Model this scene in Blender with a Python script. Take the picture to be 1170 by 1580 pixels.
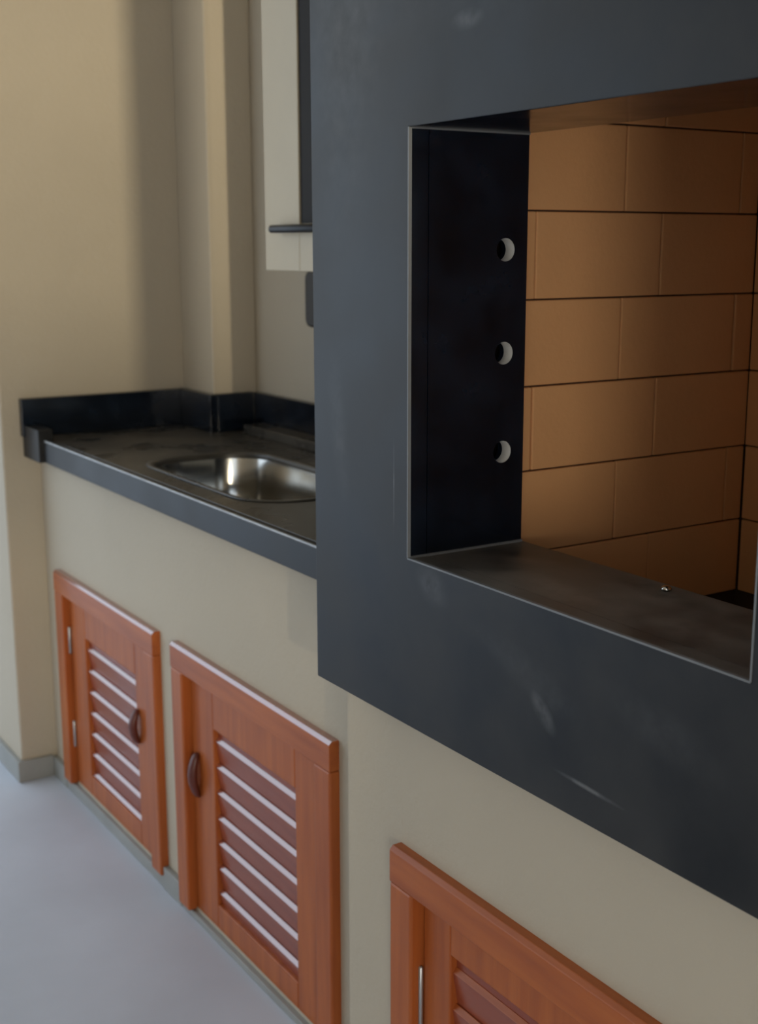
import bpy, bmesh, math, random
from mathutils import Matrix, Vector
from mathutils.geometry import tessellate_polygon
random.seed(4)
for o in list(bpy.data.objects): bpy.data.objects.remove(o, do_unlink=True)
S = bpy.context.scene
C = S.collection

# ------------------------------------------------------------------ camera
cam = bpy.data.cameras.new('camera'); cam_o = bpy.data.objects.new('camera', cam); C.objects.link(cam_o)
cam.sensor_fit = 'VERTICAL'; cam.sensor_height = 36.0; cam.lens = 1970.9 / 1580 * 36
rt = Vector((0.53803, 0.84293, -0.00181)); dn = Vector((0.17083, -0.11115, -0.97901)); fw = Vector((-0.82543, 0.52644, -0.20380))
fw.normalize(); rt = (rt - fw * rt.dot(fw)).normalized(); up = rt.cross(fw).normalized()
cam_o.matrix_world = Matrix(((rt.x, up.x, -fw.x, 0), (rt.y, up.y, -fw.y, 0), (rt.z, up.z, -fw.z, 1.45), (0, 0, 0, 1)))
cam.clip_start = 0.02
S.camera = cam_o

# ------------------------------------------------------------------ world, lights, exposure
W = bpy.data.worlds.new('sky'); S.world = W; W.use_nodes = True
bgn = W.node_tree.nodes['Background']
bgn.inputs[0].default_value = (0.73, 0.86, 1.0, 1); bgn.inputs[1].default_value = 1.0
# narrow warm area lamp, thrown in low through an added window opening (outside the wall at x = 2.6)
dl = bpy.data.lights.new('warm_side_lamp', 'AREA'); dl.shape = 'RECTANGLE'; dl.size = 0.035; dl.size_y = 0.46
dl.color = (1.0, 0.87, 0.63); dl.energy = 245
dlo = bpy.data.objects.new('warm_side_lamp', dl); C.objects.link(dlo); dlo.location = (6.0, -2.16, 2.05)
dlo.rotation_euler = (Vector((-3.2, 1.3, 1.5)) - Vector((6.0, -2.16, 2.05))).to_track_quat('-Z', 'Y').to_euler()
# added fill lamp in an invented doorway, mainly to brighten the firebox bricks
dd = bpy.data.lights.new('firebox_fill_lamp', 'AREA'); dd.shape = 'RECTANGLE'; dd.size = 1.0; dd.size_y = 1.6
dd.color = (1.0, 0.93, 0.82); dd.energy = 36
ddo = bpy.data.objects.new('firebox_fill_lamp', dd); C.objects.link(ddo); ddo.location = (2.72, -1.25, 0.84)
ddo.rotation_euler = Vector((-1, 0, 0)).to_track_quat('-Z', 'Z').to_euler()
cam.dof.use_dof = True; cam.dof.focus_distance = 1.55; cam.dof.aperture_fstop = 6.3
S.view_settings.view_transform = 'Standard'
try: S.view_settings.look = 'None'
except Exception: pass
S.view_settings.gamma = 1.0; S.view_settings.use_curve_mapping = False
S.view_settings.exposure = 0.78

# ------------------------------------------------------------------ materials
def mat(name, col, rough=0.5, metal=0.0, spec=0.5, var=0.0, scale=8.0, bump=0.0, bscale=60.0, rvar=0.0, stretch=None, col2=None, coat=0.0):
    m = bpy.data.materials.new(name); m.use_nodes = True
    nt = m.node_tree; N = nt.nodes; L = nt.links; b = N['Principled BSDF']
    b.inputs['Base Color'].default_value = (*col, 1); b.inputs['Roughness'].default_value = rough
    b.inputs['Metallic'].default_value = metal; b.inputs['Specular IOR Level'].default_value = spec
    b.inputs['Coat Weight'].default_value = coat
    tc = N.new('ShaderNodeTexCoord'); mp = N.new('ShaderNodeMapping'); L.new(tc.outputs['Object'], mp.inputs[0])
    if stretch: mp.inputs['Scale'].default_value = stretch
    if var or col2 or rvar:
        n = N.new('ShaderNodeTexNoise'); n.inputs['Scale'].default_value = scale; n.inputs['Detail'].default_value = 6
        L.new(mp.outputs[0], n.inputs['Vector'])
        r = N.new('ShaderNodeValToRGB'); r.color_ramp.elements[0].position = 0.3; r.color_ramp.elements[1].position = 0.72
        c2 = col2 or tuple(min(1, c * (1 + var)) for c in col); c1 = col if col2 else tuple(c * (1 - var) for c in col)
        r.color_ramp.elements[0].color = (*c1, 1); r.color_ramp.elements[1].color = (*c2, 1)
        L.new(n.outputs['Fac'], r.inputs[0]); L.new(r.outputs[0], b.inputs['Base Color'])
        if rvar:
            q = N.new('ShaderNodeMapRange'); q.inputs[1].default_value = 0.3; q.inputs[2].default_value = 0.7
            q.inputs[3].default_value = rough - rvar; q.inputs[4].default_value = rough + rvar
            L.new(n.outputs['Fac'], q.inputs[0]); L.new(q.outputs[0], b.inputs['Roughness'])
    if bump:
        n2 = N.new('ShaderNodeTexNoise'); n2.inputs['Scale'].default_value = bscale; n2.inputs['Detail'].default_value = 4
        L.new(mp.outputs[0], n2.inputs['Vector'])
        bp = N.new('ShaderNodeBump'); bp.inputs['Strength'].default_value = bump; bp.inputs['Distance'].default_value = 0.01
        L.new(n2.outputs['Fac'], bp.inputs['Height']); L.new(bp.outputs[0], b.inputs['Normal'])
    return m

def add_smears(m, smears, col, axes=(0, 2)):
    """dust smears, scuffs and broad pale patches with their own shapes: (x0, z0, x1, z1, radius, amount) in metres on the panel face"""
    nt = m.node_tree; N = nt.nodes; L = nt.links; b = N['Principled BSDF']
    tc = N.new('ShaderNodeTexCoord'); sx = N.new('ShaderNodeSeparateXYZ')
    nz = N.new('ShaderNodeTexNoise'); nz.inputs['Scale'].default_value = 45; nz.inputs['Detail'].default_value = 5
    L.new(tc.outputs['Object'], nz.inputs['Vector'])
    cx = N.new('ShaderNodeCombineXYZ'); L.new(tc.outputs['Object'], sx.inputs[0])
    L.new(sx.outputs[axes[0]], cx.inputs[0]); L.new(sx.outputs[axes[1]], cx.inputs[1])
    def M(op, a, bb=None):
        k = N.new('ShaderNodeMath'); k.operation = op
        for i, v in enumerate((a, bb)):
            if v is None: continue
            if isinstance(v, (int, float)): k.inputs[i].default_value = v
            else: L.new(v, k.inputs[i])
        return k.outputs[0]
    tot = None
    for (x0, z0, x1, z1, rad, amt) in smears:
        mid = ((x0 + x1) / 2, (z0 + z1) / 2); ln = math.hypot(x1 - x0, z1 - z0) / 2 + rad; an = math.atan2(z1 - z0, x1 - x0)
        mp = N.new('ShaderNodeMapping'); mp.vector_type = 'TEXTURE'
        mp.inputs['Location'].default_value = (mid[0], mid[1], 0); mp.inputs['Rotation'].default_value = (0, 0, an)
        mp.inputs['Scale'].default_value = (ln, rad, 1); L.new(cx.outputs[0], mp.inputs[0])
        le = N.new('ShaderNodeVectorMath'); le.operation = 'LENGTH'; L.new(mp.outputs[0], le.inputs[0])
        mr = N.new('ShaderNodeMapRange'); mr.interpolation_type = 'SMOOTHSTEP'
        mr.inputs[1].default_value = 1.0; mr.inputs[2].default_value = 0.1; mr.inputs[3].default_value = 0; mr.inputs[4].default_value = amt
        L.new(le.outputs['Value'], mr.inputs[0])
        v = M('MULTIPLY', mr.outputs[0], M('ADD', M('MULTIPLY', nz.outputs['Fac'], 1.6), -0.3))
        tot = v if tot is None else M('MAXIMUM', tot, v)
    mx = N.new('ShaderNodeMix'); mx.data_type = 'RGBA'
    src = b.inputs['Base Color'].links[0].from_socket
    L.new(tot, mx.inputs[0]); L.new(src, mx.inputs[6]); mx.inputs[7].default_value = (*col, 1)
    L.new(mx.outputs[2], b.inputs['Base Color'])

PLASTER = mat('cream_plaster', (0.54, 0.47, 0.365), 0.85, var=0.04, scale=2.5, bump=0.12, bscale=90)
CEIL = mat('ceiling_paint', (0.62, 0.58, 0.50), 0.9, var=0.03)
FLOOR = mat('floor_cement', (0.63, 0.67, 0.75), 0.55, var=0.10, scale=2.2, bump=0.05, bscale=40, rvar=0.08)
BASEB = mat('baseboard_cement', (0.34, 0.34, 0.32), 0.5, var=0.08, scale=10)
GRAN = mat('black_granite_polished', (0.006, 0.010, 0.018), 0.16, spec=0.5, var=0.5, scale=14, rvar=0.05)
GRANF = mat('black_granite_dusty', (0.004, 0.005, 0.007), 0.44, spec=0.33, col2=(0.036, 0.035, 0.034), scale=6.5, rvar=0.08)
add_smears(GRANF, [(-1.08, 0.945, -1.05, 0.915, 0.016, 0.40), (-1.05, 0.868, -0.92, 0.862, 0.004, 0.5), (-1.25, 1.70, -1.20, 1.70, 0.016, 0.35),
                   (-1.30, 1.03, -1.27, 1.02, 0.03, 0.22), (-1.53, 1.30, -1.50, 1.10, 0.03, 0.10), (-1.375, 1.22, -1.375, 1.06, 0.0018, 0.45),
                   (-1.20, 1.00, -0.98, 0.93, 0.03, 0.08), (-0.95, 0.98, -0.80, 0.95, 0.035, 0.08), (-1.50, 1.45, -1.46, 2.3, 0.13, 0.13), (-1.45, 1.75, -0.7, 1.85, 0.14, 0.09)], (0.36, 0.37, 0.38))  # last two are broad pale patches that lighten the upper panel
GRANS = mat('black_granite_sill', (0.045, 0.042, 0.040), 0.46, spec=0.45, col2=(0.210, 0.190, 0.170), scale=11, rvar=0.1)
add_smears(GRANS, [(-1.20, 0.975, -1.02, 0.955, 0.035, 0.55), (-0.98, 0.985, -0.86, 0.97, 0.04, 0.5), (-1.30, 0.99, -1.22, 1.04, 0.03, 0.35)], (0.30, 0.27, 0.24), (0, 1))
add_smears(GRANS, [(-1.13, 1.065, -0.95, 1.05, 0.03, 0.9), (-0.93, 1.06, -0.82, 1.05, 0.03, 0.8), (-1.25, 0.95, -1.22, 0.99, 0.02, 0.6)], (0.006, 0.005, 0.005), (0, 1))
GRANC = mat('black_granite_counter', (0.030, 0.028, 0.025), 0.30, spec=0.5, col2=(0.115, 0.100, 0.080), scale=7, rvar=0.1)
BEAD = mat('grey_edge_line', (0.20, 0.21, 0.22), 0.5, var=0.1)  # thin grey lines along the edges of the opening
HIGHLIGHT = mat('painted_edge_highlight', (0.50, 0.52, 0.54), 0.25, var=0.2, scale=30)  # pale colour paints the sky highlight along the counter's front edge
BRICK = mat('fire_brick', (0.78, 0.40, 0.17), 0.8, var=0.05, scale=5, bump=0.06, bscale=120)
MORTAR = mat('dark_mortar', (0.07, 0.035, 0.018), 0.95, var=0.2)
SOOT = mat('firebox_ash', (0.05, 0.035, 0.025), 0.95, var=0.3)
WOOD = mat('red_varnished_wood', (0.36, 0.085, 0.020), 0.36, col2=(0.50, 0.135, 0.030), scale=5, stretch=(9, 9, 0.8), bump=0.03, bscale=60, spec=0.35, coat=0.1)
WOODH = mat('red_varnished_wood_rail', (0.36, 0.085, 0.020), 0.36, col2=(0.50, 0.135, 0.030), scale=5, stretch=(0.8, 9, 9), bump=0.03, bscale=60, spec=0.35, coat=0.1)
WOODS = mat('varnished_slat_wood', (0.26, 0.055, 0.030), 0.26, col2=(0.34, 0.080, 0.040), scale=5, stretch=(0.8, 9, 9), coat=0.15)
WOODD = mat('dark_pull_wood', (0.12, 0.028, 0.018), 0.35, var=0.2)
STEEL = mat('brushed_steel', (0.62, 0.60, 0.56), 0.16, metal=1.0, var=0.05, rvar=0.04)
HINGE = mat('hinge_metal', (0.55, 0.56, 0.57), 0.35, metal=0.8, var=0.05)
CREAM = mat('cream_lacquer', (0.66, 0.55, 0.38), 0.45, var=0.02)
GLASS = mat('dark_panel', (0.020, 0.016, 0.013), 0.5, spec=0.12, var=0.1)
BLACK = mat('black_plastic', (0.014, 0.014, 0.016), 0.4, var=0.1)
SLEEVE = mat('pale_sleeve', (0.48, 0.47, 0.45), 0.6, var=0.08, scale=40)

EDGE = mat('glossy_varnished_edge', (0.28, 0.06, 0.030), 0.26, col2=(0.36, 0.085, 0.040), scale=5, stretch=(0.8, 9, 9), coat=1.0)
_b = EDGE.node_tree.nodes['Principled BSDF']; _b.inputs['Coat IOR'].default_value = 2.4; _b.inputs['Coat Roughness'].default_value = 0.12
# ------------------------------------------------------------------ mesh helpers
def link(name, me, m, parent=None, bevel=0.0, smooth=False):
    o = bpy.data.objects.new(name, me); C.objects.link(o)
    if m and not me.materials: me.materials.append(m)
    if parent: o.parent = parent
    if bevel:
        md = o.modifiers.new('bevel', 'BEVEL'); md.width = bevel; md.segments = 2; md.limit_method = 'ANGLE'; md.angle_limit = math.radians(40)
        for p in me.polygons: p.use_smooth = False
    if smooth:
        for p in me.polygons: p.use_smooth = True
    return o
def new_mesh(name, V, F):
    me = bpy.data.meshes.new(name); me.from_pydata([tuple(v) for v in V], [], F); me.update()
    bm = bmesh.new(); bm.from_mesh(me); bmesh.ops.recalc_face_normals(bm, faces=bm.faces); bm.to_mesh(me); bm.free()
    return me
def boxes(name, L, m, parent=None, bevel=0.0):
    V = []; F = []
    for (x0, x1, y0, y1, z0, z1) in L:
        n = len(V)
        V += [(x0, y0, z0), (x1, y0, z0), (x1, y1, z0), (x0, y1, z0), (x0, y0, z1), (x1, y0, z1), (x1, y1, z1), (x0, y1, z1)]
        F += [tuple(n + i for i in f) for f in ((0, 3, 2, 1), (4, 5, 6, 7), (0, 1, 5, 4), (1, 2, 6, 5), (2, 3, 7, 6), (3, 0, 4, 7))]
    return link(name, new_mesh(name, V, F), m, parent, bevel)
def plate(name, outer, holes, t0, t1, mp, m, parent=None, bevel=0.0):
    """a slab with real holes: 2-D loops, extruded from t0 to t1, mp(u, v, t) -> xyz"""
    loops = [outer] + holes
    flat = [p for l in loops for p in l]; n = len(flat)
    tris = tessellate_polygon([[Vector((p[0], p[1], 0)) for p in l] for l in loops])
    V = [mp(p[0], p[1], t0) for p in flat] + [mp(p[0], p[1], t1) for p in flat]
    F = [tuple(t) for t in tris] + [tuple(n + i for i in t) for t in tris]
    k = 0
    for l in loops:
        for i in range(len(l)):
            a = k + i; b = k + (i + 1) % len(l); F.append((a, b, b + n, a + n))
        k += len(l)
    me = new_mesh(name, V, F)
    bm = bmesh.new(); bm.from_mesh(me)
    bmesh.ops.dissolve_limit(bm, angle_limit=0.01, verts=bm.verts, edges=bm.edges) if not holes else None
    bm.to_mesh(me); bm.free()
    return link(name, me, m, parent, bevel)
def rect(a, b, c, d): return [(a, c), (b, c), (b, d), (a, d)]
def circ(u, v, r, n=32): return [(u + r * math.cos(2 * math.pi * i / n), v + r * math.sin(2 * math.pi * i / n)) for i in range(n)]
def rrect(a, b, c, d, r, n=8):
    P = []
    for (cx, cy, s) in ((b - r, d - r, 0), (a + r, d - r, 90), (a + r, c + r, 180), (b - r, c + r, 270)):
        for i in range(n + 1):
            t = math.radians(s + 90 * i / n); P.append((cx + r * math.cos(t), cy + r * math.sin(t)))
    return P
def loft(name, rings, m, parent=None, cap0=False, cap1=False, smooth=True):
    V = []; F = []; n = len(rings[0])
    for r in rings: V += r
    for k in range(len(rings) - 1):
        for i in range(n):
            j = (i + 1) % n; F.append((k * n + i, k * n + j, (k + 1) * n + j, (k + 1) * n + i))
    if cap0: F.append(tuple(range(n)))
    if cap1: F.append(tuple(range((len(rings) - 1) * n, len(rings) * n)))
    return link(name, new_mesh(name, V, F), m, parent, 0, smooth)
BASES = []
def empty(name, loc, label, cat, group=None):
    o = bpy.data.objects.new(name, None); C.objects.link(o); o.empty_display_size = 0.05
    o['label'] = label; o['category'] = cat; BASES.append((o, Vector(loc)))
    if group: o['group'] = group
    return o
def struct(o, label=None):
    o['kind'] = 'structure'
    if label: o['label'] = label
    return o
def tag(o, label, cat, group=None):
    o['label'] = label; o['category'] = cat
    if group: o['group'] = group
    return o
XZ = lambda u, v, t: (u, t, v)
XY = lambda u, v, t: (u, v, t)
YZ = lambda u, v, t: (t, u, v)

# ------------------------------------------------------------------ the setting
XL, YF, YB = -3.33, 1.05, 1.60          # left wall face, counter base face, back wall face
TX0, TX1 = -1.583, -0.525               # barbecue front panel, left and right ends
YG, YBB = 0.90, 0.95                    # granite face, barbecue base face
struct(boxes('floor', [(-7.5, 4.0, -5.0, 1.75, -0.12, 0.0)], FLOOR), 'smooth pale grey cement floor')
struct(boxes('wall_left', [(-6.5, XL, 0.95, 1.75, 0, 2.8)], PLASTER, bevel=0.006), 'cream plastered side wall at the end of the counter')
struct(boxes('wall_back', [(XL, 1.6, YB, 1.75, 0, 2.8)], PLASTER), 'cream plastered wall behind the sink counter')
struct(boxes('wall_corner_column', [(XL, -3.13, 1.47, YB, 0, 2.8)], PLASTER, bevel=0.004), 'narrow cream plastered column boxed into the corner')
struct(boxes('ceiling', [(-4.3, 2.75, -2.0, 1.75, 2.8, 2.92)], CEIL), 'unseen plain cream ceiling, sized to control the sky light')  # out of view; put in, and its extent set, to control sky light

# unseen side wall; its openings and mullion are shaped to band the lamp light
struct(plate('wall_right', rect(-2.1, 1.75, 0, 2.8), [rect(-1.95, -0.885, 1.74, 2.6), rect(-0.838, -0.74, 1.74, 2.6), rect(-1.75, -0.75, 0.01, 1.66)], 2.6, 2.66, YZ, PLASTER), 'unseen plastered side wall with openings shaped for the lamps')
struct(boxes('wall_lamp_block', [(4.25, 4.35, -4.5, 1.5, 0, 1.84)], PLASTER), 'unseen low wall added to block the warm side lamp')  # added out of view to keep the side lamp out of the doorway
struct(boxes('wall_front', [(-3.2, 1.6, -2.1, -2.0, 0, 2.8)], PLASTER), 'unseen cream wall behind the camera, added to cut sky light')  # added out of view so less sky light reaches the front faces
D1 = (-3.215, -2.550, 0.028, 0.617); D2 = (-2.452, -1.775, 0.012, 0.622); D3 = (-1.432, -0.760, 0.012, 0.603)
FW = 0.055
def opening(d, w=FW): return rect(d[0] + w * .5, d[1] - w * .5, d[2] + .01, d[3] - w * .5)
struct(plate('wall_counter_base', rect(XL, TX0 + .02, 0, 0.925), [opening(D1), opening(D2)], YF, YF + 0.09, XZ, PLASTER), 'cream plastered wall under the sink counter')
struct(boxes('baseboard_counter', [(XL, D1[0], YF - .014, YF, 0, .055), (D1[1], D2[0], YF - .014, YF, 0, .055)], BASEB, bevel=0.002), 'low grey baseboard under the louvred doors')
struct(boxes('baseboard_left', [(XL, XL + .014, .936, YF - .014, 0, .06), (-6.5, XL, .936, .95, 0, .06)], BASEB, bevel=0.002), 'low grey baseboard round the side wall')
struct(boxes('door_shadow_strip', [(D2[0], D2[1], YF - .012, YF + .03, 0, D2[2] + .0035)], BASEB, bevel=0.002), 'thin grey strip standing in for the shadow below the louvred door beside the barbecue')  # grey strip put where only a thin shadow lies
struct(boxes('trim_1', [(D1[0], D1[1], YF - .012, YF + .03, 0, D1[2] + .0035)], BASEB, bevel=0.002), 'thin grey cement kerb below the far louvred door')

# ------------------------------------------------------------------ countertop
ct = empty('countertop', (-2.45, 1.3, 0.905), 'black granite countertop with backsplash holding the steel sink', 'countertop')
ZC = 0.960
SK = rrect(-2.78, -2.16, 1.105, 1.405, 0.11)
plate('slab', rect(XL, TX0, 1.0455, YB), [SK], ZC - .025, ZC, XY, GRANC, ct, 0.0015)
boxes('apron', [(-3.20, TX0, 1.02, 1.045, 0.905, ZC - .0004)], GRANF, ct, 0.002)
boxes('edge_highlight', [(-3.195, TX0, 1.0195, 1.0245, ZC - .0003, ZC + .0035)], HIGHLIGHT, ct, 0.001)  # strip that carries the painted highlight
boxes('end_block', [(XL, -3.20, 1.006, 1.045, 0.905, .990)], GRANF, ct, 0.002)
boxes('backsplash', [(XL, XL + .025, 1.0, 1.47, ZC, 1.06)], GRAN, ct, 0.0015)
boxes('backsplash', [(XL + .025, -3.13 + .022, 1.448, 1.47, ZC, 1.062)], GRAN, ct, 0.0015)
boxes('backsplash', [(-3.13, -3.13 + .022, 1.47, 1.578, ZC, 1.062)], GRAN, ct, 0.0015)
boxes('backsplash', [(-3.108, TX0, 1.578, YB, ZC, 1.062)], GRAN, ct, 0.0015)
boxes('ledge', [(-3.05, TX0, 1.515, 1.577, ZC, .985)], GRANC, ct, 0.003)

# ------------------------------------------------------------------ sink
sk = empty('sink', (-2.47, 1.25, ZC), 'oval stainless steel sink bowl set into the black granite counter', 'sink')
def ring(off, z): return [(p[0], p[1], z) for p in rrect(-2.78 + off, -2.16 - off, 1.105 + off, 1.405 - off, max(0.02, 0.11 - off * .6))]
o = loft('basin', [ring(.0006, ZC - .004), ring(.003, ZC - .012), ring(.008, ZC - .08), ring(.016, ZC - .13), ring(.035, ZC - .160), ring(.07, ZC - .172), ring(.12, ZC - .178)], STEEL, sk, cap1=True)
o = loft('rim', [ring(-.0, ZC + .0006), ring(-.012, ZC + .0006), ring(-.013, ZC + .002), ring(.0, ZC + .0025), ring(.004, ZC - .003), ring(.003, ZC - .012)], GRANC, sk)
dr = loft('drain', [[(x, y, z) for x, y in circ(-2.47, 1.255, r, 28)] for r, z in ((.045, ZC - .177), (.045, ZC - .173), (.030, ZC - .174), (.028, ZC - .1765))], STEEL, sk, cap1=True)
boxes('strainer_bar', [(-2.497, -2.443, 1.252, 1.258, ZC - .1755, ZC - .1735), (-2.473, -2.467, 1.228, 1.282, ZC - .1755, ZC - .1735)], STEEL, dr)

# ------------------------------------------------------------------ barbecue
bq = empty('barbecue', (-1.05, 1.2, 0.822), 'built-in barbecue faced in black granite with brick-lined opening', 'barbecue')
OX0, OX1, OZ0, OZ1 = -1.342, -0.768, 1.052, 1.592
YR = 1.088
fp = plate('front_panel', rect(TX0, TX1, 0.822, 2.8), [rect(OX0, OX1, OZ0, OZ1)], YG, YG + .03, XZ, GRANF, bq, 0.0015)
fp.data.materials.append(GRAN); fp.data.materials.append(GRANS)
for p in fp.data.polygons:                      # the cut edges round the opening are polished
    c = p.center
    if abs(p.normal.y) < .5 and OX0 - .01 < c.x < OX1 + .01 and OZ0 - .01 < c.z < OZ1 + .01: p.material_index = 2 if c.z < OZ0 + .01 else 1
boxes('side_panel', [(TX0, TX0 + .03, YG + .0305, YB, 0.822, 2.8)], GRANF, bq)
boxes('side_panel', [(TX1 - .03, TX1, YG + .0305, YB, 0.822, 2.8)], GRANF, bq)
struct(plate('wall_barbecue_base', rect(TX0 + .004, TX1 - .004, 0, 0.8215), [opening(D3)], YBB, YBB + .10, XZ, PLASTER), 'cream plastered wall under the granite barbecue')
for xa, xb in ((TX0 + .004, TX0 + .10), (TX1 - .10, TX1 - .004)):
    struct(boxes('wall_barbecue_side', [(xa, xb, YBB + .1002, YB, 0, .8215)], PLASTER), 'plastered side of the barbecue base')
struct(boxes('wall_barbecue_deck', [(TX0 + .10, TX1 - .10, YBB + .1002, YB, .76, .79)], PLASTER), 'concrete deck below the firebox')
HZ = (1.445, 1.311, 1.179)
rv = plate('jamb', rect(YG + .0305, YR, OZ0, OZ1), [circ(1.0525, z, .0150) for z in HZ], OX0 - .028, OX0, YZ, GRAN, bq)
for z in HZ:
    loft('spit_hole_sleeve', [[(x, 1.0525 + r * math.cos(2 * math.pi * i / 32), z + r * math.sin(2 * math.pi * i / 32)) for i in range(32)]
         for x, r in ((OX0 - .019, .0149), (OX0 - .0005, .0149), (OX0 - .0005, .0147), (OX0 - .019, .0147))], SLEEVE, rv)
boxes('jamb', [(OX1, OX1 + .028, YG + .0305, YR, OZ0, OZ1)], GRAN, bq)
boxes('soffit', [(OX0 - .028, OX1 + .028, YG + .0305, YR, OZ1 + .0005, OZ1 + .028)], GRAN, bq)
boxes('sill', [(OX0 - .028, OX1 + .028, YG + .0305, YR + .002, OZ0 - .03, OZ0 - .0005)], GRANS, bq)
g = .0010
boxes('edge_bead', [(OX0 - g, OX0 + g, YG - .0008, YG + .004, OZ0, OZ1)], BEAD, bq)
boxes('edge_bead', [(OX0, OX1, YG - .0008, YG + .004, OZ0 - g * 1.3, OZ0 + g)], BEAD, bq)
boxes('edge_bead', [(OX1 - g, OX1 + g, YG - .0008, YG + .004, OZ0, OZ1)], BEAD, bq)
boxes('edge_bead', [(OX0, OX0 + .003, YG + .004, YR, OZ0 - .0005, OZ0 + .0025)], BEAD, bq)
boxes('edge_bead', [(OX0, OX0 + .0018, YG + .004, YR, OZ1 - .0018, OZ1 + .0004)], BEAD, bq)
# brick-lined firebox
BX0, BX1, BY1 = -1.360, -0.750, 1.545
fb = boxes('firebox', [(BX0 - .100, BX0 - .004, YR + .002, BY1 + .09, .823, 2.3), (BX1 + .004, BX1 + .100, YR + .002, BY1 + .05, .823, 2.3),
                       (BX0 - .004, BX1 + .004, BY1 + .004, BY1 + .05, .823, 2.3)], MORTAR, bq)
boxes('ash_floor', [(BX0 - .004, BX1 + .004, YR + .003, BY1 + .004, .79, .823)], SOOT, bq)
boxes('firebox_front', [(BX0 - .004, BX1 + .004, YG + .031, YR, .823, OZ0 - .0305)], MORTAR, bq)
boxes('firebox_light_cap', [(BX0 - .004, BX1 + .004, YR + .003, BY1 + .004, 2.3, 2.36)], SOOT, bq)  # closed top added to stop light entering the firebox from above
COURSE = 0.1172; JT = .0021; BL = 0.231
cache = {}
def brick(kind, a, b, z0, z1):
    w = round(b - a - JT, 4); h = round(z1 - z0 - JT, 4); key = (kind, w, h)
    if key not in cache:
        o = boxes('brick', [(0, .012, 0, w, 0, h)] if kind == 'x' else [(0, w, -.012, 0, 0, h)], BRICK, None, 0.0018); cache[key] = o.data
    else:
        o = bpy.data.objects.new('brick', cache[key]); C.objects.link(o)
        md = o.modifiers.new('bevel', 'BEVEL'); md.width = .0018; md.segments = 2; md.limit_method = 'ANGLE'
    o.parent = fb
    return o
for r in range(-5, 6):
    z0 = 1.4965 - .0005 + COURSE * r; z1 = z0 + COURSE
    ph = 1.275 if r % 2 == 0 else 1.116
    cuts = [YR + .002] + [ph + BL * k for k in range(-3, 4) if YR + .02 < ph + BL * k < BY1 - .02] + [BY1]
    for a, b in zip(cuts, cuts[1:]):
        for side in (0, 1):
            o = brick('x', a, b, z0, z1); jit = random.uniform(-.0012, .0008)
            o.location = ((BX0 - .010 + jit) if side == 0 else (BX1 - .002 - jit), a + JT / 2, z0 + JT / 2)
    ph = BX0 + (.115 if r % 2 else .19)
    cuts = [BX0 + .003] + [ph + BL * k for k in range(-1, 4) if BX0 + .03 < ph + BL * k < BX1 - .03] + [BX1 - .003]
    for a, b in zip(cuts, cuts[1:]):
        o = brick('y', a, b, z0, z1); o.location = (a + JT / 2, BY1 + .010 + random.uniform(-.001, .001), z0 + JT / 2)

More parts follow.
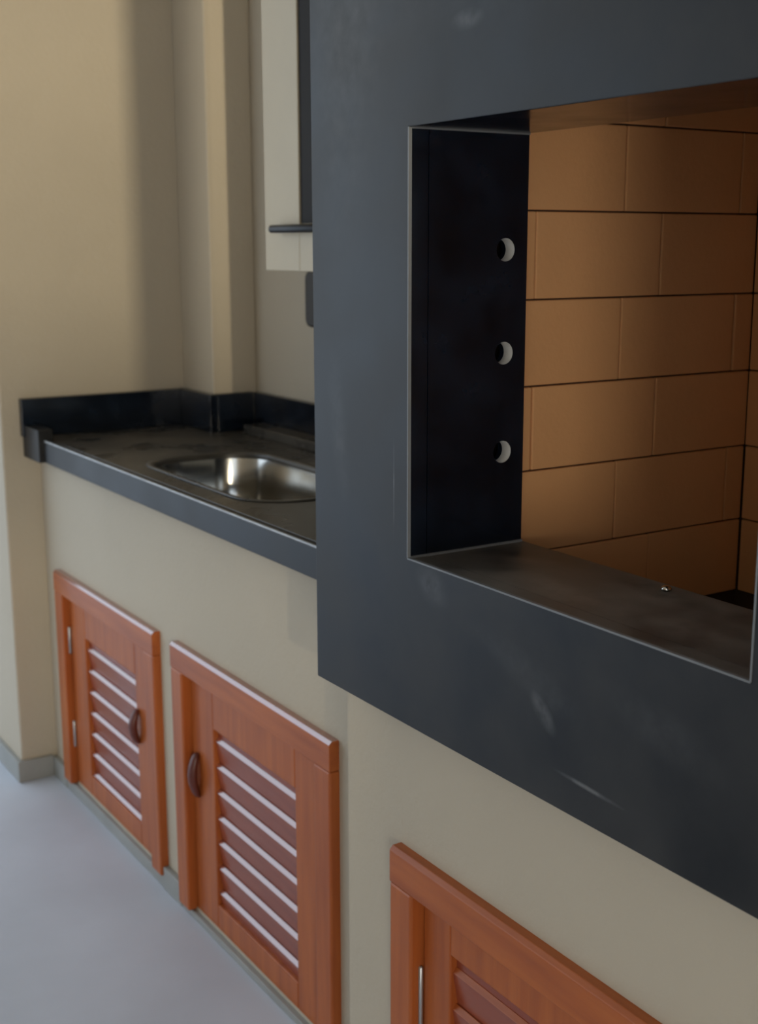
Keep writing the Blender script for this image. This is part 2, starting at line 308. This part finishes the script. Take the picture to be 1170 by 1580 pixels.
# ------------------------------------------------------------------ louvred doors
def louvre_door(d, yw, label, stile, handle, hinge_side, hinges, z_slat0, npitch, pitch=.0572, edge=None, top=.092):
    edge = edge or EDGE
    x0, x1, z0, z1 = d
    t = empty('louvred_cabinet_door', ((x0 + x1) / 2, yw, z0), label, 'cabinet door', 'louvred doors under the counter and barbecue')  # framed louvred cabinet door
    yf = yw - .020
    boxes('frame_stile', [(x0, x0 + FW, yf, yw + .03, z0 + .004, z1 - FW - .0005)], WOOD, t, .004)
    boxes('frame_stile', [(x1 - FW, x1, yf, yw + .03, z0 + .004, z1 - FW - .0005)], WOOD, t, .004)
    ch = .006; pr = [(yf, z1 - FW), (yf, z1 - ch), (yf + ch, z1), (yw + .03, z1), (yw + .03, z1 - FW)]; n = 5
    rm = new_mesh('frame_rail', [(x0, y, z) for y, z in pr] + [(x1, y, z) for y, z in pr],
                  [tuple(range(n)), tuple(range(2 * n - 1, n - 1, -1))] + [(i, (i + 1) % n, n + (i + 1) % n, n + i) for i in range(n)])
    rm.materials.append(WOODH); rm.materials.append(edge)
    for p in rm.polygons:
        if p.normal.z > .3: p.material_index = 1
    link('frame_rail', rm, WOODH, t, .001)
    a, b, c, e = x0 + FW + .003, x1 - FW - .003, z0 + .004, z1 - FW - .003
    yl = yw + .001
    bot = .060
    leaf = boxes('leaf', [(a, a + stile, yl, yl + .025, c, e), (b - stile, b, yl, yl + .025, c, e),
                          (a + stile, b - stile, yl, yl + .025, e - top, e), (a + stile, b - stile, yl, yl + .025, c, c + bot)], WOOD, t, .0025)
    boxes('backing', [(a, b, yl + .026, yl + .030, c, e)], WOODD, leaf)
    s0, s1 = a + stile - .002, b - stile + .002
    boxes('head_strip', [(s0, s1, yl + .012, yl + .0245, e - top - .022, e - top + .004)], WOODS, leaf)
    me = None
    for k in range(npitch):
        zt = z_slat0 - pitch * k
        if me is None:
            hgt = pitch - .0025; pr = [(.013, -hgt), (.004, -.0030), (.0046, -.0018), (.0100, .0040), (.0115, .0040), (.0245, -hgt)]
            V = [(0, y, z) for y, z in pr] + [(s1 - s0, y, z) for y, z in pr]; n = len(pr)
            F = [tuple(range(n)), tuple(range(2 * n - 1, n - 1, -1))] + [(i, (i + 1) % n, n + (i + 1) % n, n + i) for i in range(n)]
            me = new_mesh('slat', V, F); me.materials.append(WOODS); me.materials.append(edge)
            for p in me.polygons:
                if p.normal.z > .3: p.material_index = 1
        s = link('slat', me, WOODS, leaf); s.location = (s0, yl + .001, zt)
    # turned wooden pull
    hx, hz, hh = handle
    prof = [(.0, -1), (.007, -.98), (.010, -.8), (.012, -.4), (.013, 0), (.012, .4), (.010, .8), (.007, .98), (.0005, 1)]
    loft('pull', [[(hx + max(r, .0005) * math.cos(2 * math.pi * i / 16), yl - .004 - .012 * (1 - abs(k) ** 2) + max(r, .0005) * .8 * math.sin(2 * math.pi * i / 16), hz + hh * k) for i in range(16)] for r, k in prof], WOODD, leaf, True, True)
    hxx = a - .001 if hinge_side < 0 else b + .001
    for (h0, h1) in hinges:
        loft('hinge', [[(hxx + r * math.cos(2 * math.pi * i / 12), yl - .004 + r * math.sin(2 * math.pi * i / 12), z) for i in range(12)]
             for r, z in ((.002, h0 - .002), (.0036, h0), (.0036, h1), (.002, h1 + .002))], HINGE, leaf, True, True)
    return t
louvre_door(D1, YF, 'louvred red wooden door farthest from the barbecue, next to the side wall', .105, (-2.70, .345, .042), -1, [(.40, .47), (.14, .21)], .440, 7)
louvre_door(D2, YF, 'louvred red wooden door under the counter, right beside the barbecue', .105, (-2.365, .345, .05), 1, [(.365, .452), (.125, .205)], .448, 7)
louvre_door(D3, YBB, 'red wooden door in the wall below the black granite barbecue', .065, (-0.86, .33, .05), -1, [(.34, .432), (.10, .19)], .458, 7, edge=WOODH, top=.062)

# ------------------------------------------------------------------ wall cabinet, fixture, small things
wc = empty('wall_cabinet', (-2.25, 1.45, 1.398), 'cream framed wall cabinet with dark panel above the sink counter', 'cabinet')
CY = 1.33
CX0, CZ0, CZ1 = -2.547, 1.398, 2.35
boxes('carcass', [(CX0 + .004, -1.95, CY + .02, YB, CZ0 + .004, CZ1)], CREAM, wc)
boxes('stile', [(CX0, CX0 + .154, CY, CY + .0195, CZ0, CZ1)], CREAM, wc, .002)
boxes('stile', [(-2.05, -1.95, CY, CY + .0195, CZ0, CZ1)], CREAM, wc, .002)
boxes('rail', [(CX0 + .1542, -2.0502, CY, CY + .0195, CZ0, CZ0 + .098)], CREAM, wc, .002)
boxes('rail', [(CX0 + .1542, -2.0502, CY, CY + .0195, CZ1 - .06, CZ1)], CREAM, wc, .002)
boxes('door_panel', [(CX0 + .1542, -2.0502, CY + .004, CY + .016, CZ0 + .0982, CZ1 - .0602)], GLASS, wc)
bar = loft('bar_handle', [[(x, CY - .018 + .0085 * math.cos(2 * math.pi * i / 12), CZ0 + .088 + .0085 * math.sin(2 * math.pi * i / 12)) for i in range(12)] for x in (CX0 + .065, CX0 + .068, -2.1)], BLACK, wc, True, True)
for x in (CX0 + .12, -2.15):
    boxes('bar_mount', [(x, x + .012, CY - .014, CY, CZ0 + .082, CZ0 + .094)], BLACK, wc)
hk = plate('wall_dispenser', rrect(-2.680, -2.60, 1.262, 1.394, .022), [], YB - .10, YB - .001, XZ, BLACK, None, .006)
tag(hk, 'small black rounded fixture on the wall just below the cream cabinet', 'fixture')

bolt = loft('metal_scrap', [[(-1.045 + r * math.cos(2 * math.pi * i / 8), 1.068 + r * math.sin(2 * math.pi * i / 8), z) for i in range(8)]
     for r, z in ((.006, OZ0), (.007, OZ0 + .002), (.005, OZ0 + .005), (.002, OZ0 + .006))], STEEL, None, True, True)
tag(bolt, 'tiny shiny metal bit lying on the granite sill', 'scrap')

# each thing's origin sits at its base; its parts keep their places
for root, loc in BASES:
    root.location = loc
    for ch in root.children: ch.location = ch.location - loc
